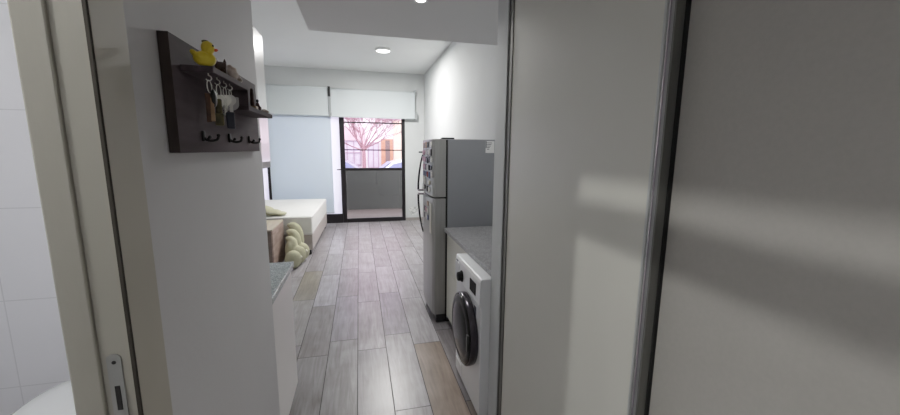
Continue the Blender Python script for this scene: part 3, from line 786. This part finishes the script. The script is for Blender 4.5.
for i in range(7):
    col = ('blue', 'white', 'black', 'white', 'pink', 'black', 'tan')[i]
    y = 3.12 + (i % 3) * .07; z = .91 + (i // 3) * .062
    o = magnet(y, z, .05, .044, .008, col, 'square')
    tag(o, f'{col} rectangular magnet on the lower fridge door, ' + ('bottom', 'middle', 'top')[i // 3] + ' row, ' + ('nearest the paper strip', 'second from the paper strip', 'nearest the handle')[i % 3], 'magnet', 'magnets on the lower fridge door')

# ------------------------------------------------------------------ bed, chest and quilt
bed = thing('bed', 'low bed with bare white mattress by the blind-covered window', 'bed', (-1.35, 6.33, 0), (0, 0, math.radians(-1.2)))
bx0, bx1, by0, by1 = -.70, .70, -.945, .945
bm = bmesh.new(); rbox(bm, bx0, bx1, by0, by1, .293, .560, .022, 4); mt = obj('mattress', bm, 'mattress', bed, local=True, smooth=True)
bm = bmesh.new()
for z in (.317, .538):
    tube(bm, [(bx0 + .02, by0 - .001, z), (bx1 - .02, by0 - .001, z), (bx1 + .001, by0 + .02, z), (bx1 + .001, by1 - .02, z), (bx1 - .02, by1, z), (bx0 + .02, by1, z), (bx0 - .001, by1 - .02, z), (bx0 - .001, by0 + .02, z)], .005, 8, closed=True)
obj('piping', bm, 'matband', mt, local=True, smooth=True)
bm = bmesh.new(); rbox(bm, bx0 + .004, bx1 - .004, by0 + .004, by1 - .004, .07, .292, .012, 3); obj('base', bm, 'bedbase', bed, local=True)
for xx in (bx0 + .06, bx1 - .06):
    for yy in (by0 + .05, by1 - .06):
        bm = bmesh.new(); rbox(bm, xx - .03, xx + .03, yy - .03, yy + .03, 0, .07, .004); obj('leg', bm, 'blackpl', bed, local=True)

ch = thing('storage_chest', 'grey-brown wooden chest standing in front of the bed', 'chest', (-1.26, 4.99, 0))
obj('carcass', BM(box, -1.48, -1.051, 4.662, 5.318, .03, .517), 'chestdark', ch)
obj('side_panel', BM(rbox, -1.051, -1.035, 4.66, 5.32, 0, .517, .001, 1), 'chestwood', ch)
obj('side_panel', BM(rbox, -1.496, -1.48, 4.66, 5.32, 0, .517, .001, 1), 'chestwood', ch)
obj('top', BM(rbox, -1.498, -1.033, 4.656, 5.324, .5175, .535, .001, 1), 'chesttop', ch)

q = thing('quilt', 'pale green puffy quilt heaped on the floor between the chest and bed', 'quilt', (-.87, 5.05, 0))
bm = bmesh.new()
def rib(cx, cz, y, rx, rz, th, a0=-.5, a1=PI * .62, n=16):
    pts = [(cx + rx * math.cos(a), y + .05 * math.sin(a), cz + rz * math.sin(a)) for a in [a0 + (a1 - a0) * k / n for k in range(n + 1)]]
    rr = [th * (.72 + .28 * math.sin(PI * k / n)) for k in range(n + 1)]
    tube(bm, pts, rr, 12)
for (y, rx, rz, cz, th) in ((4.97, .06, .10, .215, .062), (5.10, .085, .165, .215, .066), (5.245, .095, .215, .225, .070)):
    rib(-.925, cz, y, rx, rz, th)
    ball(bm, (-.905, y, .19), (.05 + rx * .2, .07, .05 + rz * .75))
for (y, x, z, r) in ((4.80, -.845, .115, .120), (4.96, -.815, .125, .127), (5.11, -.79, .13, .124)):
    ball(bm, (x, y, z), (r * .85, .088, r * .97), (0, 0, .25))
obj('heap', bm, 'quilt', q, remesh=.010)
for p in ((-.752, 4.80, .14), (-.71, 4.98, .17)):
    obj('tuft_button', BM(ball, p, (.018, .018, .018), None, 12, 8), 'button', q, smooth=True)
bm = bmesh.new()
ball(bm, (-1.10, 5.50, .592), (.09, .10, .026)); ball(bm, (-1.20, 5.53, .606), (.11, .13, .040)); ball(bm, (-1.36, 5.58, .632), (.16, .16, .065))
o = obj('quilt_fold', bm, 'quilt', remesh=.012, org=(-1.25, 5.55, .56)); tag(o, 'folded khaki green end of the quilt on the foot of the bed, behind the chest', 'quilt_fold')  # part of the same quilt, built as a separate piece

# scuffed patch low on the back wall
bm = bmesh.new(); pl = [(1.10 + .10 * math.cos(a) * (1 + .25 * math.sin(3 * a)), .20 + .11 * math.sin(a) * (1 + .2 * math.cos(2 * a))) for a in [2 * PI * k / 30 for k in range(30)]]
prism(bm, pl, BACK - .0015, BACK, 'y'); struct('trim_5', bm, 'scuff')

# ------------------------------------------------------------------ outside
struct('floor_balcony', BM(box, -2.6, 2.2, BACK + .13, 9.446, -.10, -.02), 'deck')
bm = bmesh.new(); box(bm, -3.2, 2.6, 9.446, 9.58, -.9, .975); struct('wall_balcony', bm, 'parapet')
bm = bmesh.new(); box(bm, -18, 18, 9.6, 24, -.47, -.37); struct('floor_street', bm, 'road')

fa = thing('facade', 'pale pink building across the street with windows and brown door', 'building', (0, 20, -.37))
obj('wall', BM(box, -9, 9, 20, 20.5, -.37, 9), 'facade', fa)
bm = bmesh.new(); box(bm, .14, .30, 19.94, 20.0, -.37, 2.4); box(bm, -1.4, .34, 19.93, 20, 1.95, 2.6); box(bm, -9, 9, 19.95, 20, -.37, .45)
obj('stone_trim', bm, 'facadedark', fa)
def fwindow(xa, xb, za, zb, nv, nh):
    f = bmesh.new(); t_ = .035
    box(f, xa, xb, 19.9, 19.98, za, za + t_); box(f, xa, xb, 19.9, 19.98, zb - t_, zb)
    for k in range(nv + 1): x = xa + (xb - xa - t_) * k / nv; box(f, x, x + t_, 19.9, 19.98, za + t_, zb - t_)
    for k in range(1, nh): z = za + (zb - za) * k / nh; box(f, xa + t_, xb - t_, 19.91, 19.975, z, z + t_ * .8)
    o = obj('window', f, 'fframe', fa)
    obj('pane', BM(box, xa, xb, 19.97, 19.995, za, zb), 'fwin', o)
fwindow(-.95, .10, .65, 1.92, 3, 2); fwindow(-3.2, -1.9, .55, 1.62, 3, 2); fwindow(2.3, 3.4, .55, 1.7, 3, 2)
fwindow(-1.0, .2, 3.0, 4.3, 3, 2); fwindow(1.0, 2.0, 3.0, 4.3, 2, 2)
fwindow(.45, 1.02, .5, 1.85, 2, 1)
fd = obj('door', BM(box, 1.14, 1.76, 19.90, 19.99, -.2, 2.02), 'fdoor', fa)
bm = bmesh.new(); box(bm, 1.36, 1.60, 19.885, 19.905, -.15, 1.95); obj('door_leaf', bm, 'fdoor2', fd)
bm = bmesh.new(); box(bm, 1.80, 2.3, 19.93, 19.99, -.2, 3.0); obj('pilaster', bm, pmat('warm_plaster', rgb(196, 168, 154), .9), fa)

# bare street tree
t = thing('street_tree', 'bare branching pinkish tree beyond the balcony in front of the facade', 'tree', (.16, 13.0, -.37))
bm = bmesh.new(); rnd = random.Random(11)
def branch(p, d, L, r, depth):
    pts = [p]; n = 4
    for k in range(n):
        d = (d + Vector((rnd.uniform(-.22, .22), rnd.uniform(-.15, .15), rnd.uniform(-.08, .16)))).normalized()
        pts.append(pts[-1] + d * L / n)
    tube(bm, pts, [max(.005, r * (1 - .55 * k / n)) for k in range(n + 1)], 5 if depth > 1 else 8)
    if depth >= 4: return
    for k in range(4 if depth < 3 else 3):
        a = rnd.uniform(-1, 1); i = rnd.randint(2, n)
        nd = (d + Vector((rnd.uniform(-.95, .95), rnd.uniform(-.5, .5), rnd.uniform(-.15, .5)))).normalized()
        branch(pts[i], nd, L * rnd.uniform(.62, .85), r * .52, depth + 1)
tube(bm, [(.19, 13, -.37), (.16, 13, .4), (.17, 13, 1.1), (.16, 13, 1.62)], [.10, .075, .062, .055], 10)
for dv, L in (((-.9, 0, .75), .85), ((-.6, .1, 1), .9), ((-.2, -.1, 1), .9), ((.25, -.1, 1), .9), ((.6, .1, 1), .95), ((.95, .1, .8), 1.0), ((1.0, 0, .36), .95), ((-1., -.1, .35), .85), ((-.4, .3, .9), .8), ((.4, -.3, .95), .85), ((.75, .3, .5), .9), ((-.75, .3, .5), .8)):
    branch(Vector((.16 + rnd.uniform(-.02, .02), 13.0, rnd.uniform(1.4, 1.62))), Vector(dv).normalized(), L, .026, 1)
obj('trunk', bm, 'bark', t)

def car(label, x, y, z, paint, flip):
    t = thing('car', label, 'car', (x, y, z), (0, 0, PI if flip else 0))
    bm = bmesh.new()
    side = [(-2.1, .32), (-2.12, .62), (-1.98, .80), (-1.15, .93), (-.55, 1.36), (-.2, 1.45), (.75, 1.45), (1.25, 1.32), (1.82, .96), (2.06, .90), (2.12, .55), (2.05, .30)]
    prism(bm, side, -.84, .84, 'y'); obj('body', bm, paint, t, local=True, bevel=.06)
    for s in (-1, 1):
        bm = bmesh.new(); prism(bm, [(-1.0, .95), (-.52, 1.30), (-.18, 1.38), (.10, 1.38), (.10, .95)], s * .842, s * .848, 'y'); obj('side_window', bm, 'carglass', t, local=True)
        bm = bmesh.new(); prism(bm, [(.17, .95), (.17, 1.38), (.72, 1.38), (1.18, 1.27), (1.55, .99)], s * .842, s * .848, 'y'); obj('side_window', bm, 'carglass', t, local=True)
    bm = bmesh.new(); prism(bm, [(-1.16, .95), (-.60, 1.36), (-.62, 1.37), (-1.19, .955)], -.7, .7, 'y'); obj('windscreen', bm, 'carglass', t, local=True)
    for xx in (-1.32, 1.32):
        for s in (-1, 1):
            bm = bmesh.new(); lathe(bm, [(.20, s * .70), (.31, s * .70), (.32, s * .78), (.30, s * .86), (.20, s * .865), (.18, s * .84), (.001, s * .84)], 'y', 24, (xx, 0, .32)); obj('wheel', bm, 'tyre', t, local=True, smooth=True)
    return t
car('white parked car with bluish windows across the street', 1.78, 15.0, -.37, 'carwhite', False)
car('slate grey parked car beyond the left of the tree', -1.75, 17.9, -.37, 'cardark', False)

# ------------------------------------------------------------------ world and camera
w = bpy.data.worlds.new('overcast'); SC.world = w; w.use_nodes = True
N = w.node_tree.nodes; L = w.node_tree.links
bg = N['Background']; bg.inputs['Strength'].default_value = 6.2
tc = N.new('ShaderNodeTexCoord'); sx = N.new('ShaderNodeSeparateXYZ'); cr = N.new('ShaderNodeValToRGB')
L.new(tc.outputs['Generated'], sx.inputs[0]); L.new(sx.outputs[2], cr.inputs['Fac'])
cr.color_ramp.elements[0].color = (.96, .90, .98, 1); cr.color_ramp.elements[1].color = (.92, .93, 1, 1)
L.new(cr.outputs['Color'], bg.inputs['Color'])

cam = bpy.data.cameras.new('camera'); co = bpy.data.objects.new('camera', cam); COL.objects.link(co)
cam.sensor_width = 36; cam.sensor_fit = 'HORIZONTAL'; cam.lens = 366.32 / 900 * 36; cam.clip_start = .02; cam.clip_end = 200
yaw, pitch, roll = .242159, .156876, .008797            # right of the hall axis, downwards, slight tilt
cy, sy, cp, sp_, cr_, sr = math.cos(yaw), math.sin(yaw), math.cos(pitch), math.sin(pitch), math.cos(roll), math.sin(roll)
A = Matrix(((1, 0, 0), (0, 0, -1), (0, 1, 0)))
Ry = Matrix(((cy, 0, -sy), (0, 1, 0), (sy, 0, cy))); Rp = Matrix(((1, 0, 0), (0, cp, -sp_), (0, sp_, cp))); Rr = Matrix(((cr_, -sr, 0), (sr, cr_, 0), (0, 0, 1)))
V = Rr @ Rp @ Ry @ A                                     # room axes to (right, down, forward)
right, up, back = V[0].copy(), -V[1].copy(), -V[2].copy()
co.matrix_world = Matrix.Translation((0, 0, 1.5)) @ Matrix((right, up, back)).transposed().to_4x4()
SC.camera = co

SC.view_settings.view_transform = 'Standard'
SC.view_settings.look = 'None'
SC.view_settings.exposure = 0.2
SC.view_settings.use_curve_mapping = True               # soft highlight shoulder of a phone camera
cm = SC.view_settings.curve_mapping
cm.white_level = (2, 2, 2)
cv = cm.curves[3]
cv.points.new(.10, .245); cv.points.new(.30, .58); cv.points.new(.5, .78)
cm.update()
SC.cycles.max_bounces = 10
SC.cycles.diffuse_bounces = 6
SC.cycles.transparent_max_bounces = 12
SC.cycles.sample_clamp_indirect = 6
